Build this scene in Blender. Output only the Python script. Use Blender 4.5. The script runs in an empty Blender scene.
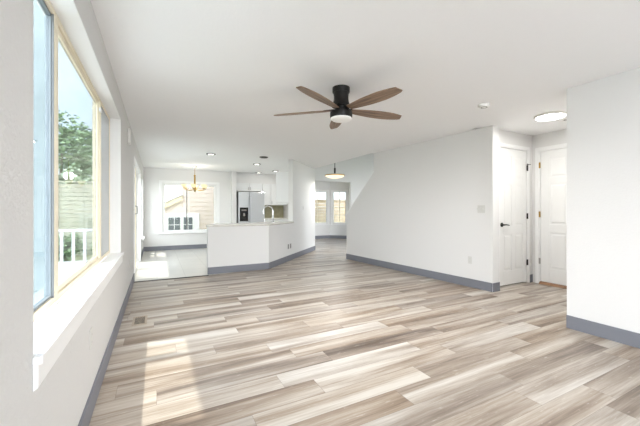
import bpy, bmesh, math, random
from mathutils import Vector, Matrix

S = bpy.context.scene
C = S.collection
PI = math.pi

# ------------------------------------------------------------------ camera
cam_d = bpy.data.cameras.new('camera')
cam = bpy.data.objects.new('camera', cam_d)
C.objects.link(cam)
F_PX = 315.0
cam_d.sensor_width = 36.0
cam_d.lens = 36.0 * F_PX / 640.0
cam_d.shift_y = -3.0 / 640.0
cam_d.clip_start = 0.02
cam_d.clip_end = 300
cam.location = (0, 0, 1.2)
cam.rotation_euler = (PI / 2, 0, -math.atan(163.0 / F_PX))
S.camera = cam

# ------------------------------------------------------------------ sky, sun, exposure
S.view_settings.view_transform = 'Standard'
S.view_settings.look = 'None'
S.view_settings.gamma = 1.0
S.view_settings.use_curve_mapping = False
S.view_settings.exposure = 1.5

SKY_STRENGTH = 1.3
BACK_GLOW_STRENGTH = 4.9
SUN_STRENGTH = 3.0

world = bpy.data.worlds.new('sky')
S.world = world
world.use_nodes = True
wn = world.node_tree
wn.nodes.clear()


def NN(nt, kind, **kw):
    n = nt.nodes.new(kind)
    for k, v in kw.items():
        if k == 'inp':
            for kk, vv in v.items():
                n.inputs[kk].default_value = vv
        else:
            setattr(n, k, v)
    return n


def MATH(nt, op, a, b=None, clamp=False):
    n = nt.nodes.new('ShaderNodeMath')
    n.operation = op
    n.use_clamp = clamp
    for i, q in enumerate((a, b)):
        if q is None:
            continue
        if isinstance(q, (int, float)):
            n.inputs[i].default_value = q
        else:
            nt.links.new(q, n.inputs[i])
    return n.outputs[0]


def RAMP(nt, fac, stops, interp='LINEAR'):
    n = nt.nodes.new('ShaderNodeValToRGB')
    cr = n.color_ramp
    cr.interpolation = interp
    while len(cr.elements) < len(stops):
        cr.elements.new(0.5)
    for e, (p, c) in zip(cr.elements, stops):
        e.position = p
        e.color = (c[0], c[1], c[2], 1)
    nt.links.new(fac, n.inputs[0])
    return n.outputs[0]


def build_world():
    nt = wn
    tc = NN(nt, 'ShaderNodeTexCoord')
    sep = NN(nt, 'ShaderNodeSeparateXYZ')
    nt.links.new(tc.outputs['Generated'], sep.inputs[0])
    z = sep.outputs[2]
    zz = MATH(nt, 'ADD', MATH(nt, 'MULTIPLY', z, 0.5), 0.5)
    sky = RAMP(nt, zz, [(0.0, (.30, .33, .26)), (0.49, (.42, .44, .38)), (0.505, (.86, .93, 1.0)),
                        (0.60, (.66, .82, 1.0)), (0.75, (.50, .72, 1.0)), (1.0, (.34, .56, .98))])
    no = NN(nt, 'ShaderNodeTexNoise', inp={'Scale': 2.2, 'Detail': 6.0, 'Roughness': .6})
    nt.links.new(tc.outputs['Generated'], no.inputs['Vector'])
    cl = RAMP(nt, no.outputs['Fac'], [(0.45, (0, 0, 0)), (0.72, (1, 1, 1))])
    mix = NN(nt, 'ShaderNodeMix', data_type='RGBA')
    up = MATH(nt, 'GREATER_THAN', z, 0.0)
    bw = NN(nt, 'ShaderNodeRGBToBW')
    nt.links.new(cl, bw.inputs[0])
    nt.links.new(MATH(nt, 'MULTIPLY', MATH(nt, 'MULTIPLY', bw.outputs[0], 0.45), up), mix.inputs[0])
    nt.links.new(sky, mix.inputs[6])
    mix.inputs[7].default_value = (1, 1, 1, 1)
    bg = NN(nt, 'ShaderNodeBackground')
    nt.links.new(mix.outputs[2], bg.inputs[0])
    bg.inputs[1].default_value = SKY_STRENGTH
    # glow added to the sky behind the camera to brighten the room
    dt = NN(nt, 'ShaderNodeVectorMath', operation='DOT_PRODUCT')
    nt.links.new(tc.outputs['Generated'], dt.inputs[0])
    dt.inputs[1].default_value = Vector((-.38, -.92, .04)).normalized()
    hz = MATH(nt, 'POWER', MATH(nt, 'MAXIMUM', dt.outputs['Value'], 0.0), 2.0)
    bg2 = NN(nt, 'ShaderNodeBackground')
    bg2.inputs[0].default_value = (.96, .98, 1.0, 1)
    nt.links.new(MATH(nt, 'MULTIPLY', hz, BACK_GLOW_STRENGTH), bg2.inputs[1])
    add = NN(nt, 'ShaderNodeAddShader')
    nt.links.new(bg.outputs[0], add.inputs[0])
    nt.links.new(bg2.outputs[0], add.inputs[1])
    out = NN(nt, 'ShaderNodeOutputWorld')
    nt.links.new(add.outputs[0], out.inputs[0])


build_world()

sun_d = bpy.data.lights.new('sun', 'SUN')
sun_d.energy = SUN_STRENGTH
sun_d.angle = math.radians(1.2)
sun_d.color = (1.0, .95, .88)
sun = bpy.data.objects.new('sun', sun_d)
C.objects.link(sun)
sun.location = (-4, 3, 9)
sun.rotation_euler = Vector((.34, -.07, -1.0)).to_track_quat('-Z', 'Y').to_euler()


# ------------------------------------------------------------------ materials
def lin(r, g, b):
    f = lambda c: ((c / 255 + .055) / 1.055) ** 2.4 if c > 10 else c / 255 / 12.92
    return (f(r), f(g), f(b), 1)


MATS = {}


def mat(name, rgb, rough=.5, metal=0.0, bump=None, var=None, emit=None, spec=None, coat=0):
    m = bpy.data.materials.new(name)
    m.use_nodes = True
    nt = m.node_tree
    p = nt.nodes['Principled BSDF']
    p.inputs['Base Color'].default_value = lin(*rgb)
    p.inputs['Roughness'].default_value = rough
    p.inputs['Metallic'].default_value = metal
    if spec is not None:
        p.inputs['Specular IOR Level'].default_value = spec
    p.inputs['Coat Weight'].default_value = coat
    tc = NN(nt, 'ShaderNodeTexCoord')
    if var:
        sc, amt = var
        no = NN(nt, 'ShaderNodeTexNoise', inp={'Scale': sc, 'Detail': 4.0})
        nt.links.new(tc.outputs['Object'], no.inputs['Vector'])
        c = lin(*rgb)
        lo = tuple(max(0, q * (1 - amt)) for q in c[:3])
        hi = tuple(min(1, q * (1 + amt)) for q in c[:3])
        nt.links.new(RAMP(nt, no.outputs['Fac'], [(.3, lo), (.7, hi)]), p.inputs['Base Color'])
    if bump:
        sc, st = bump
        no = NN(nt, 'ShaderNodeTexNoise', inp={'Scale': sc, 'Detail': 2.0})
        nt.links.new(tc.outputs['Object'], no.inputs['Vector'])
        b = NN(nt, 'ShaderNodeBump', inp={'Strength': st, 'Distance': .004})
        nt.links.new(no.outputs['Fac'], b.inputs['Height'])
        nt.links.new(b.outputs[0], p.inputs['Normal'])
    if emit:
        p.inputs['Emission Color'].default_value = (emit[0], emit[1], emit[2], 1)
        p.inputs['Emission Strength'].default_value = emit[3]
    MATS[name] = m
    return m


mat('wall_paint', (228, 227, 225), .75, bump=(70, .3), spec=.3)
mat('wall_textured_shade', (216, 215, 213), .75, bump=(60, 1.0), spec=.3)  # same paint as the other walls, colour darkened for the left wall's shade
mat('ceiling_paint', (248, 248, 248), .85, bump=(60, .25), spec=.2)
mat('trim_white', (243, 243, 242), .45)
mat('door_white', (240, 240, 238), .42)
mat('baseboard_grey', (122, 124, 132), .5)
mat('vinyl_beige', (240, 230, 206), .45)
mat('vinyl_white', (238, 238, 236), .4)
mat('sash_grey', (124, 130, 132), .5)
mat('screen_blue', (128, 138, 138), .8, var=(5, .1))
mat('screen_pale', (176, 184, 182), .8, var=(5, .1))
mat('gasket_dark', (120, 122, 122), .6)
mat('black_metal', (28, 26, 25), .45, metal=.3)
mat('black_gloss', (14, 14, 15), .2)
mat('brass', (172, 140, 78), .32, metal=.9)
mat('nickel', (176, 174, 170), .3, metal=.9)
mat('chrome', (225, 225, 225), .12, metal=1.0)
mat('steel', (205, 207, 210), .3, metal=.75)
mat('plate_white', (238, 237, 233), .4)
mat('switch_white', (214, 213, 208), .4)
mat('slot_grey', (120, 118, 114), .6)
mat('outlet_grey', (146, 145, 143), .5)
mat('slot_pale', (196, 194, 190), .6)
mat('opal_glass', (245, 244, 240), .3, emit=(1, .98, .95, .02))
mat('lamp_lens', (255, 255, 255), .4, emit=(1, .99, .97, 6.0))
mat('warm_glass', (235, 212, 165), .4, emit=(1, .86, .58, .18))
mat('lit_bowl', (235, 205, 150), .4, emit=(1, .84, .55, .45))
mat('can_lens', (250, 248, 240), .4, emit=(1, .97, .9, 1.6))
mat('dark_ring', (96, 94, 92), .5, metal=.2)
mat('cabinet_white', (232, 233, 232), .45)
mat('counter_stone', (216, 213, 205), .25, var=(30, .05))
mat('olive_tile', (172, 167, 136), .4, var=(8, .12))
mat('gap_dark', (40, 38, 36), .8)
mat('sill_wood', (150, 116, 88), .5, var=(12, .25))
mat('rail_white', (226, 230, 232), .6)
mat('deck_board', (205, 205, 203), .7, var=(3, .08))
mat('bounce_concrete', (236, 236, 236), .8, var=(2, .04))
mat('lawn_green', (136, 143, 110), .9, var=(2.0, .3))
mat('leaf_green', (136, 160, 120), .7, var=(1.2, .35))
mat('leaf_hazed', (186, 200, 172), .7, var=(1.2, .3))  # foliage haze put into the colour as a lighter green
mat('bark', (108, 92, 76), .9, var=(6, .3))
mat('fence_sage', (178, 178, 160), .8, var=(3, .12))
mat('fence_tan', (214, 190, 164), .8, var=(3, .14))
mat('siding_beige', (224, 208, 195), .8, var=(1.5, .04))
mat('siding_white', (238, 236, 232), .8)
mat('fascia_cream', (232, 216, 180), .7)
mat('pane_dark', (112, 116, 118), .15)
mat('roof_pale', (206, 203, 198), .9, var=(14, .12))
mat('vent_bronze', (188, 174, 156), .5, metal=.3)


def glass(name, tint, refl=1.0):
    m = bpy.data.materials.new(name)
    m.use_nodes = True
    nt = m.node_tree
    nt.nodes.clear()
    tr = NN(nt, 'ShaderNodeBsdfTransparent')
    tr.inputs[0].default_value = (*tint, 1)
    gl = NN(nt, 'ShaderNodeBsdfGlossy')
    gl.inputs['Roughness'].default_value = .01
    gl.inputs['Color'].default_value = (refl, refl, refl, 1)
    fr = NN(nt, 'ShaderNodeFresnel', inp={'IOR': 1.28})
    mx = NN(nt, 'ShaderNodeMixShader')
    geo = NN(nt, 'ShaderNodeNewGeometry')
    nt.links.new(MATH(nt, 'MULTIPLY', fr.outputs[0], MATH(nt, 'SUBTRACT', 1.0, geo.outputs['Backfacing'])), mx.inputs[0])
    nt.links.new(tr.outputs[0], mx.inputs[1])
    nt.links.new(gl.outputs[0], mx.inputs[2])
    o = NN(nt, 'ShaderNodeOutputMaterial')
    nt.links.new(mx.outputs[0], o.inputs[0])
    MATS[name] = m


glass('window_glass', (.67, .685, .68), .5)
glass('nook_glass', (.74, .75, .74), .55)
def screened(name):
    m = bpy.data.materials.new(name)
    m.use_nodes = True
    nt = m.node_tree
    nt.nodes.clear()
    tr = NN(nt, 'ShaderNodeBsdfTransparent')
    tr.inputs[0].default_value = (.85, .86, .86, 1)
    df = NN(nt, 'ShaderNodeBsdfDiffuse')
    df.inputs[0].default_value = (.8, .8, .8, 1)
    mx = NN(nt, 'ShaderNodeMixShader')
    mx.inputs[0].default_value = .55
    nt.links.new(tr.outputs[0], mx.inputs[1])
    nt.links.new(df.outputs[0], mx.inputs[2])
    o = NN(nt, 'ShaderNodeOutputMaterial')
    nt.links.new(mx.outputs[0], o.inputs[0])
    MATS[name] = m


screened('insect_screen')
glass('tinted_glass', (.78, .81, .83), .9)


def wood_floor():
    m = bpy.data.materials.new('plank_floor')
    m.use_nodes = True
    nt = m.node_tree
    p = nt.nodes['Principled BSDF']
    tc = NN(nt, 'ShaderNodeTexCoord')
    sep = NN(nt, 'ShaderNodeSeparateXYZ')
    nt.links.new(tc.outputs['Object'], sep.inputs[0])
    X, Y = sep.outputs[0], sep.outputs[1]
    W, L = .182, 1.25
    ry = MATH(nt, 'DIVIDE', Y, W)
    row = MATH(nt, 'FLOOR', ry)
    fy = MATH(nt, 'FRACT', ry)
    w1 = NN(nt, 'ShaderNodeTexWhiteNoise', noise_dimensions='1D')
    nt.links.new(row, w1.inputs['W'])
    rx = MATH(nt, 'ADD', MATH(nt, 'DIVIDE', X, L), MATH(nt, 'MULTIPLY', w1.outputs['Value'], 9.0))
    col = MATH(nt, 'FLOOR', rx)
    fx = MATH(nt, 'FRACT', rx)
    cb = NN(nt, 'ShaderNodeCombineXYZ')
    nt.links.new(row, cb.inputs[0])
    nt.links.new(col, cb.inputs[1])
    w2 = NN(nt, 'ShaderNodeTexWhiteNoise', noise_dimensions='2D')
    nt.links.new(cb.outputs[0], w2.inputs['Vector'])
    R = w2.outputs['Value']
    s2 = NN(nt, 'ShaderNodeSeparateColor')
    nt.links.new(w2.outputs['Color'], s2.inputs[0])
    R2 = s2.outputs[1]

    def stretched(sx, sy, ox, oy, detail, rough=.55, dist=0.0):
        c = NN(nt, 'ShaderNodeCombineXYZ')
        nt.links.new(MATH(nt, 'ADD', MATH(nt, 'MULTIPLY', X, sx), MATH(nt, 'MULTIPLY', R, ox)), c.inputs[0])
        nt.links.new(MATH(nt, 'ADD', MATH(nt, 'MULTIPLY', Y, sy), MATH(nt, 'MULTIPLY', R2, oy)), c.inputs[1])
        n = NN(nt, 'ShaderNodeTexNoise', inp={'Scale': 1.0, 'Detail': detail, 'Roughness': rough, 'Distortion': dist})
        nt.links.new(c.outputs[0], n.inputs['Vector'])
        return n.outputs['Fac']
    broad = stretched(.45, 7.5, 53, 41, 3.0, .5, .4)
    fine = stretched(3.0, 75.0, 31, 77, 4.0, .65)
    fleck = stretched(9.0, 60.0, 11, 23, 3.0, .6)
    tone = MATH(nt, 'ADD',
                MATH(nt, 'ADD', MATH(nt, 'MULTIPLY', R, .25),
                     MATH(nt, 'MULTIPLY', MATH(nt, 'SUBTRACT', broad, .5), 1.9)),
                MATH(nt, 'ADD', MATH(nt, 'MULTIPLY', MATH(nt, 'SUBTRACT', fine, .5), .75), .42))
    base = RAMP(nt, tone, [(0.0, lin(98, 85, 74)), (.24, lin(131, 116, 103)), (.46, lin(160, 146, 132)),
                           (.68, lin(186, 176, 164)), (.95, lin(209, 203, 194))])
    # greyer and warmer planks
    hue = NN(nt, 'ShaderNodeHueSaturation')
    nt.links.new(MATH(nt, 'ADD', MATH(nt, 'MULTIPLY', R2, .35), .88), hue.inputs['Saturation'])
    nt.links.new(base, hue.inputs['Color'])
    # lime flecks
    fl = RAMP(nt, fleck, [(.62, (0, 0, 0)), (.72, (1, 1, 1))])
    bw = NN(nt, 'ShaderNodeRGBToBW')
    nt.links.new(fl, bw.inputs[0])
    mx = NN(nt, 'ShaderNodeMix', data_type='RGBA')
    nt.links.new(MATH(nt, 'MULTIPLY', bw.outputs[0], .35), mx.inputs[0])
    nt.links.new(hue.outputs[0], mx.inputs[6])
    mx.inputs[7].default_value = lin(226, 220, 210)
    # seams
    ey = MATH(nt, 'LESS_THAN', MATH(nt, 'MINIMUM', fy, MATH(nt, 'SUBTRACT', 1.0, fy)), .008)
    ex = MATH(nt, 'LESS_THAN', MATH(nt, 'MINIMUM', fx, MATH(nt, 'SUBTRACT', 1.0, fx)), .0012)
    e = MATH(nt, 'MAXIMUM', ey, ex)
    mx2 = NN(nt, 'ShaderNodeMix', data_type='RGBA')
    nt.links.new(MATH(nt, 'MULTIPLY', e, .45), mx2.inputs[0])
    nt.links.new(mx.outputs[2], mx2.inputs[6])
    mx2.inputs[7].default_value = lin(95, 78, 66)
    nt.links.new(mx2.outputs[2], p.inputs['Base Color'])
    nt.links.new(MATH(nt, 'ADD', MATH(nt, 'MULTIPLY', fine, .18), .26), p.inputs['Roughness'])
    p.inputs['Specular IOR Level'].default_value = .5
    b = NN(nt, 'ShaderNodeBump', inp={'Strength': .12, 'Distance': .002})
    nt.links.new(fine, b.inputs['Height'])
    nt.links.new(b.outputs[0], p.inputs['Normal'])
    MATS['plank_floor'] = m


def tile_floor():
    m = bpy.data.materials.new('tile_floor')
    m.use_nodes = True
    nt = m.node_tree
    p = nt.nodes['Principled BSDF']
    tc = NN(nt, 'ShaderNodeTexCoord')
    br = NN(nt, 'ShaderNodeTexBrick', offset=0.0)
    br.inputs['Scale'].default_value = 1.0
    br.inputs['Brick Width'].default_value = .46
    br.inputs['Row Height'].default_value = .46
    br.inputs['Mortar Size'].default_value = .004
    br.inputs['Color1'].default_value = lin(214, 211, 203)
    br.inputs['Color2'].default_value = lin(208, 205, 197)
    br.inputs['Mortar'].default_value = lin(186, 183, 176)
    nt.links.new(tc.outputs['Object'], br.inputs['Vector'])
    nt.links.new(br.outputs['Color'], p.inputs['Base Color'])
    p.inputs['Roughness'].default_value = .3
    MATS['tile_floor'] = m


def blade_wood():
    m = bpy.data.materials.new('blade_wood')
    m.use_nodes = True
    nt = m.node_tree
    p = nt.nodes['Principled BSDF']
    tc = NN(nt, 'ShaderNodeTexCoord')
    mp = NN(nt, 'ShaderNodeMapping')
    mp.inputs['Scale'].default_value = (3, 45, 45)
    nt.links.new(tc.outputs['Object'], mp.inputs[0])
    n = NN(nt, 'ShaderNodeTexNoise', inp={'Scale': 1.0, 'Detail': 5.0, 'Distortion': .6})
    nt.links.new(mp.outputs[0], n.inputs['Vector'])
    nt.links.new(RAMP(nt, n.outputs['Fac'], [(.3, lin(92, 72, 58)), (.52, lin(138, 114, 95)), (.75, lin(166, 142, 122))]),
                 p.inputs['Base Color'])
    p.inputs['Roughness'].default_value = .5
    MATS['blade_wood'] = m


wood_floor()
tile_floor()
blade_wood()
M = MATS


# ------------------------------------------------------------------ mesh helpers
class MB:
    def __init__(self):
        self.bm = bmesh.new()

    def poly(self, pts):
        return self.bm.faces.new([self.bm.verts.new(p) for p in pts])

    def box(self, x0, x1, y0, y1, z0, z1, mtx=None):
        P = [(x0, y0, z0), (x1, y0, z0), (x1, y1, z0), (x0, y1, z0), (x0, y0, z1), (x1, y0, z1), (x1, y1, z1), (x0, y1, z1)]
        if mtx is not None:
            P = [mtx @ Vector(q) for q in P]
        v = [self.bm.verts.new(q) for q in P]
        for f in ((0, 3, 2, 1), (4, 5, 6, 7), (0, 1, 5, 4), (1, 2, 6, 5), (2, 3, 7, 6), (3, 0, 4, 7)):
            self.bm.faces.new([v[i] for i in f])
        return self

    def prism(self, pts, z0, z1, axis='z'):
        """pts: list of (a,b); extruded along axis."""
        def m(a, b, c):
            return {'z': (a, b, c), 'x': (c, a, b), 'y': (a, c, b)}[axis]
        lo = [self.bm.verts.new(m(a, b, z0)) for a, b in pts]
        hi = [self.bm.verts.new(m(a, b, z1)) for a, b in pts]
        n = len(pts)
        self.bm.faces.new(lo[::-1])
        self.bm.faces.new(hi)
        for i in range(n):
            self.bm.faces.new((lo[i], lo[(i + 1) % n], hi[(i + 1) % n], hi[i]))
        return self

    def lathe(self, prof, n=32, mtx=None):
        """prof: list of (r,z)"""
        rings = []
        for r, z in prof:
            if r < 1e-6:
                ps = [Vector((0, 0, z))]
            else:
                ps = [Vector((r * math.cos(2 * PI * i / n), r * math.sin(2 * PI * i / n), z)) for i in range(n)]
            if mtx is not None:
                ps = [mtx @ q for q in ps]
            rings.append([self.bm.verts.new(q) for q in ps])
        for a, b in zip(rings[:-1], rings[1:]):
            for i in range(n):
                j = (i + 1) % n
                if len(a) == 1 and len(b) == 1:
                    continue
                if len(a) == 1:
                    self.bm.faces.new((a[0], b[i], b[j]))
                elif len(b) == 1:
                    self.bm.faces.new((a[i], a[j], b[0]))
                else:
                    self.bm.faces.new((a[i], a[j], b[j], b[i]))
        for r in (rings[0], rings[-1]):
            if len(r) > 1:
                self.bm.faces.new(r)
        return self

    def tube(self, path, r, n=10):
        path = [Vector(p) for p in path]
        rr = r if isinstance(r, (list, tuple)) else [r] * len(path)
        rings = []
        side = None
        for i, p in enumerate(path):
            d = (path[min(i + 1, len(path) - 1)] - path[max(i - 1, 0)]).normalized()
            if side is None:
                side = d.orthogonal().normalized()
            side = (side - d * side.dot(d)).normalized()
            up = d.cross(side)
            rings.append([self.bm.verts.new(p + (side * math.cos(2 * PI * k / n) + up * math.sin(2 * PI * k / n)) * rr[i]) for k in range(n)])
        for a, b in zip(rings[:-1], rings[1:]):
            for k in range(n):
                self.bm.faces.new((a[k], a[(k + 1) % n], b[(k + 1) % n], b[k]))
        self.bm.faces.new(rings[0][::-1])
        self.bm.faces.new(rings[-1])
        return self

    def build(self, name, m, parent=None, loc=None, rotz=0, bevel=0, smooth=False, seg=2):
        bmesh.ops.recalc_face_normals(self.bm, faces=self.bm.faces)
        me = bpy.data.meshes.new(name)
        self.bm.to_mesh(me)
        self.bm.free()
        me.materials.append(M[m])
        if smooth:
            for p in me.polygons:
                p.use_smooth = True
            me.set_sharp_from_angle(angle=math.radians(38))
        o = bpy.data.objects.new(name, me)
        C.objects.link(o)
        if loc is not None:
            o.location = loc
        o.rotation_euler = (0, 0, rotz)
        if parent is not None:
            o.parent = parent
        if bevel:
            b = o.modifiers.new('bevel', 'BEVEL')
            b.width = bevel
            b.segments = seg
            b.limit_method = 'ANGLE'
        return o


def tag(o, label, cat, group=None, kind=None):
    o['label'] = label
    o['category'] = cat
    if group:
        o['group'] = group
    if kind:
        o['kind'] = kind
    return o


def thing(name, label, cat, loc=(0, 0, 0), rotz=0, group=None, kind=None):
    o = bpy.data.objects.new(name, None)
    C.objects.link(o)
    o.empty_display_size = .05
    o.location = loc
    o.rotation_euler = (0, 0, rotz)
    return tag(o, label, cat, group, kind)


def dup(root, loc, rotz=0, label=None, group=None):
    r = root.copy()
    C.objects.link(r)
    r.location = loc
    r.rotation_euler = (0, 0, rotz)
    if label:
        r['label'] = label
    if group:
        r['group'] = group
    for ch in list(root.children):
        c = ch.copy()
        C.objects.link(c)
        c.parent = r
        for g in list(ch.children):
            d = g.copy()
            C.objects.link(d)
            d.parent = c
    return r


def lamp(parent, loc, power, kind='POINT', size=.05, color=(1, .975, .95)):
    d = bpy.data.lights.new('lamp', kind)
    d.energy = power
    d.color = color
    if kind == 'AREA':
        d.shape = 'DISK'
        d.size = size
    else:
        d.shadow_soft_size = size
    o = bpy.data.objects.new('bulb', d)
    C.objects.link(o)
    o.location = loc
    o.parent = parent
    return o


def struct(o, label, cat):
    return tag(o, label, cat, kind='structure')


# ------------------------------------------------------------------ key dimensions
XL = -.35            # left wall face
WT = .16              # left wall thickness
H = 2.44              # ceiling
YB = -3.4             # open end of the room behind the camera
YN = 10.45            # nook back wall
PXL = .838             # left end of the peninsula
BH = .13              # baseboard height

# ------------------------------------------------------------------ floors
fl = MB()
fl.prism([(XL - WT, YB), (5.95, YB), (5.95, 3.2), (9.0, 3.2), (9.0, 12.4), (2.0, 12.4), (2.0, 11.0), (4.15, 11.0), (4.15, 8.5), (2.0, 6.25), (.85, 6.07), (XL - WT, 6.07)], -.12, 0)
struct(fl.build('floor', 'plank_floor'), 'streaked grey and tan wood plank floor across the main room', 'floor')
ft = MB()
ft.prism([(XL - WT, 6.07), (.85, 6.07), (2.0, 6.25), (4.15, 8.5), (4.15, 11.0), (XL - WT, 11.0)], -.12, 0)
struct(ft.build('floor', 'tile_floor'), 'pale tile floor of the dining nook and kitchen', 'floor')
th = MB().box(XL, PXL, 6.045, 6.085, 0, .006)
struct(th.build('trim_1', 'gap_dark'), 'thin dark threshold strip between plank and tile floor', 'threshold')

# ------------------------------------------------------------------ ceiling
ce = MB()
ce.prism([(XL - WT, YB), (5.95, YB), (5.95, 3.2), (4.42, 3.2), (4.31, 5.575), (4.16, 5.575), (4.18, 8.5), (4.25, 11.0), (XL - WT, 11.0)], H, H + .3)
struct(ce.build('ceiling', 'ceiling_paint'), 'flat white ceiling over the living room, nook and kitchen', 'ceiling')
ce2 = MB().box(4.15, 9.0, 3.1, 12.4, 4.9, 5.0)
struct(ce2.build('ceiling', 'ceiling_paint'), 'high white ceiling over the stair hall', 'ceiling')

# ------------------------------------------------------------------ left wall with openings
WY0, WY1, WZ0, WZ1 = 1.313, 4.06, .735, 2.195
DY0, DY1, DZ1 = 6.25, 8.45, 2.06
NY0, NY1, NZ0, NZ1 = 9.15, 10.15, .46, 2.06
wl = MB()
x0, x1 = XL - WT, XL
wl.box(x0, x1, YB, -3.1, 0, H).box(x0, x1, -3.1, -1.5, 0, .67).box(x0, x1, -3.1, -1.5, 2.175, H).box(x0, x1, -1.5, WY0, 0, H)  # includes an unseen opening behind the camera, added to admit daylight
wl.box(x0, x1, WY0, WY1, 0, WZ0 - .03)
wl.box(x0, x1, WY0, WY1, WZ1, H)
wl.box(x0, x1, WY1, DY0, 0, H)
wl.box(x0, x1, DY0, DY1, DZ1, H)
wl.box(x0, x1, DY1, NY0, 0, H)
wl.box(x0, x1, NY0, NY1, 0, NZ0 - .03)
wl.box(x0, x1, NY0, NY1, NZ1, H)
wl.box(x0, x1, NY1, 11.0, 0, H)
struct(wl.build('wall_left', 'wall_textured_shade'), 'off-white textured left wall holding the big window and patio door', 'wall')

# ------------------------------------------------------------------ back walls
wb = MB()
GX0, GX1, GZ0, GZ1 = .13, 1.70, .52, 2.01
y0, y1 = YN, YN + .16
wb.box(XL, GX0, y0, y1, 0, H)
wb.box(GX1, 2.13, y0, y1, 0, H)
wb.box(GX0, GX1, y0, y1, 0, GZ0 - .03)
wb.box(GX0, GX1, y0, y1, GZ1, H)
struct(wb.build('wall_back', 'wall_paint'), 'off-white back wall of the dining nook around its window', 'wall')
wp = MB().box(2.13, 2.275, 10.25, 10.95, 0, H)
struct(wp.build('wall_kitchen', 'wall_paint'), 'narrow white wall end between nook window and refrigerator', 'wall')
wk = MB().box(2.275, 4.21, 10.8, 10.95, 0, H)
struct(wk.build('wall_kitchen', 'wall_paint'), 'kitchen back wall behind the refrigerator and cabinets', 'wall')
sf = MB().box(2.275, 4.09, 10.46, 10.8, 2.10, H)
struct(sf.build('trim_2', 'wall_paint'), 'grey-white soffit above the kitchen cabinets', 'soffit')

# diagonal wall (full height column part) and kitchen right wall

P1 = Vector((2.018, 6.165))
D0 = Vector((2.95, 7.14))
D1 = Vector((4.21, 8.46))
dd = (D1 - P1).normalized()
nn = Vector((-dd.y, dd.x))          # towards the kitchen
TD = .12


def quad(a, b, t):
    return [(a.x, a.y), (b.x, b.y), (b.x + nn.x * t, b.y + nn.y * t), (a.x + nn.x * t, a.y + nn.y * t)]


wd = MB().prism(quad(D0, D1, TD), 0, H)
struct(wd.build('wall_column', 'wall_paint'), 'full-height angled wall section at the right end of the counter', 'wall')
wkr = MB().box(4.09, 4.21, 8.47, 10.95, 0, H)
struct(wkr.build('wall_kitchen', 'wall_paint'), 'kitchen right side wall beyond the angled wall', 'wall')

# right wall with sloped stair part
A = Vector((4.14, 6.58))
B = Vector((4.36, 2.93))
rd = (A - B).normalized()
rn = Vector((rd.y, -rd.x))           # away from the room (+x)
LR = (A - B).length


def rw_obj(pts, t0, t1, name, m):
    """polygon in (s along wall from B, z)"""
    mb = MB()
    lo = [mb.bm.verts.new((B.x + rd.x * s + rn.x * t0, B.y + rd.y * s + rn.y * t0, z)) for s, z in pts]
    hi = [mb.bm.verts.new((B.x + rd.x * s + rn.x * t1, B.y + rd.y * s + rn.y * t1, z)) for s, z in pts]
    n = len(pts)
    mb.bm.faces.new(lo)
    mb.bm.faces.new(hi[::-1])
    for i in range(n):
        mb.bm.faces.new((lo[i], lo[(i + 1) % n], hi[(i + 1) % n], hi[i]))
    return mb.build(name, m)


sk = LR - 1.02
struct(rw_obj([(0, 0), (LR, 0), (LR, 1.09), (sk, 2.03), (sk, H), (0, H)], 0, .165, 'wall_right', 'wall_paint'),
       'long white right wall with sloped edge beside the stairs', 'wall')
struct(rw_obj([(LR + .008, 1.075), (LR + .008, 1.10), (sk + .004, 2.05), (sk + .004, 2.03)], -.004, .169, 'trim_3', 'trim_white'),
       'thin white cap along the sloped stair wall edge', 'trim')

# entry alcove
we = MB()
CX0, CX1, CZ1 = 4.675, 5.435, 2.195
EY, EX = 3.04, 5.553      # closet wall and front door wall
we.box(4.50, CX0, EY, EY + .12, 0, H)
we.box(CX1, EX + .12, EY, EY + .12, 0, H)
we.box(CX0, CX1, EY, EY + .12, CZ1, H)
struct(we.build('wall_entry', 'wall_paint'), 'white wall around the closet door', 'wall')
NWX, NWY = 3.72, 1.70
wf = MB()
FY0, FY1, FZ1 = 2.02, 2.94, 2.175
wf.box(EX, EX + .12, FY1, EY, 0, H)
wf.box(EX, EX + .12, NWY, FY0, 0, H)
wf.box(EX, EX + .12, FY0, FY1, FZ1, H)
struct(wf.build('wall_entry', 'wall_paint'), 'white wall around the front entry door', 'wall')
wr = MB()
wr.box(NWX, NWX + .12, YB, NWY, 0, H)
wr.box(NWX + .12, EX + .12, NWY - .12, NWY, 0, H)
struct(wr.build('wall_right', 'wall_paint'), 'near white wall at the right edge of the photo', 'wall')

struct(MB().box(2.1, NWX, YB, YB + .12, 0, H).build('wall_behind', 'wall_paint'), 'unseen white wall added behind the camera to limit light from the open end', 'wall')  # added to cut light reaching the near left wall

# stair hall far wall with bay
wfar = MB()
wfar.box(4.21, 4.5, 10.5, 10.62, 0, 4.9)
wfar.box(4.5, 6.79, 10.5, 10.62, 2.295, 4.9)
wfar.box(6.79, 9.0, 10.5, 10.62, 0, 4.9)
struct(wfar.build('wall_hall', 'wall_paint'), 'tall hall wall with wide opening into the window bay', 'wall')
wu = MB().box(4.15, 4.25, 3.1, 12.4, H + .3, 4.9)
struct(wu.build('wall_hall', 'wall_paint'), 'upper wall of the stair hall above the living room ceiling edge', 'wall')
us = MB().box(XL - WT, 4.15, YB, 10.95, H + .3, 5.4).box(4.15, 9.1, YB, 12.4, 5.0, 5.4)
struct(us.build('upper_storey', 'siding_beige'), 'upper storey of the house above the ceiling', 'upper storey')
we2 = MB()
we2.box(9.0, 9.1, 3.1, 6.4, 0, 5.0).box(9.0, 9.1, 8.4, 12.4, 0, 5.0).box(9.0, 9.1, 6.4, 8.4, 0, .9).box(9.0, 9.1, 6.4, 8.4, 3.2, 5.0)
struct(we2.build('wall_hall', 'wall_paint'), 'right side wall of the stair hall with an unseen opening added for light', 'wall')  # unseen opening, added and sized for the hall's light level
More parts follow.
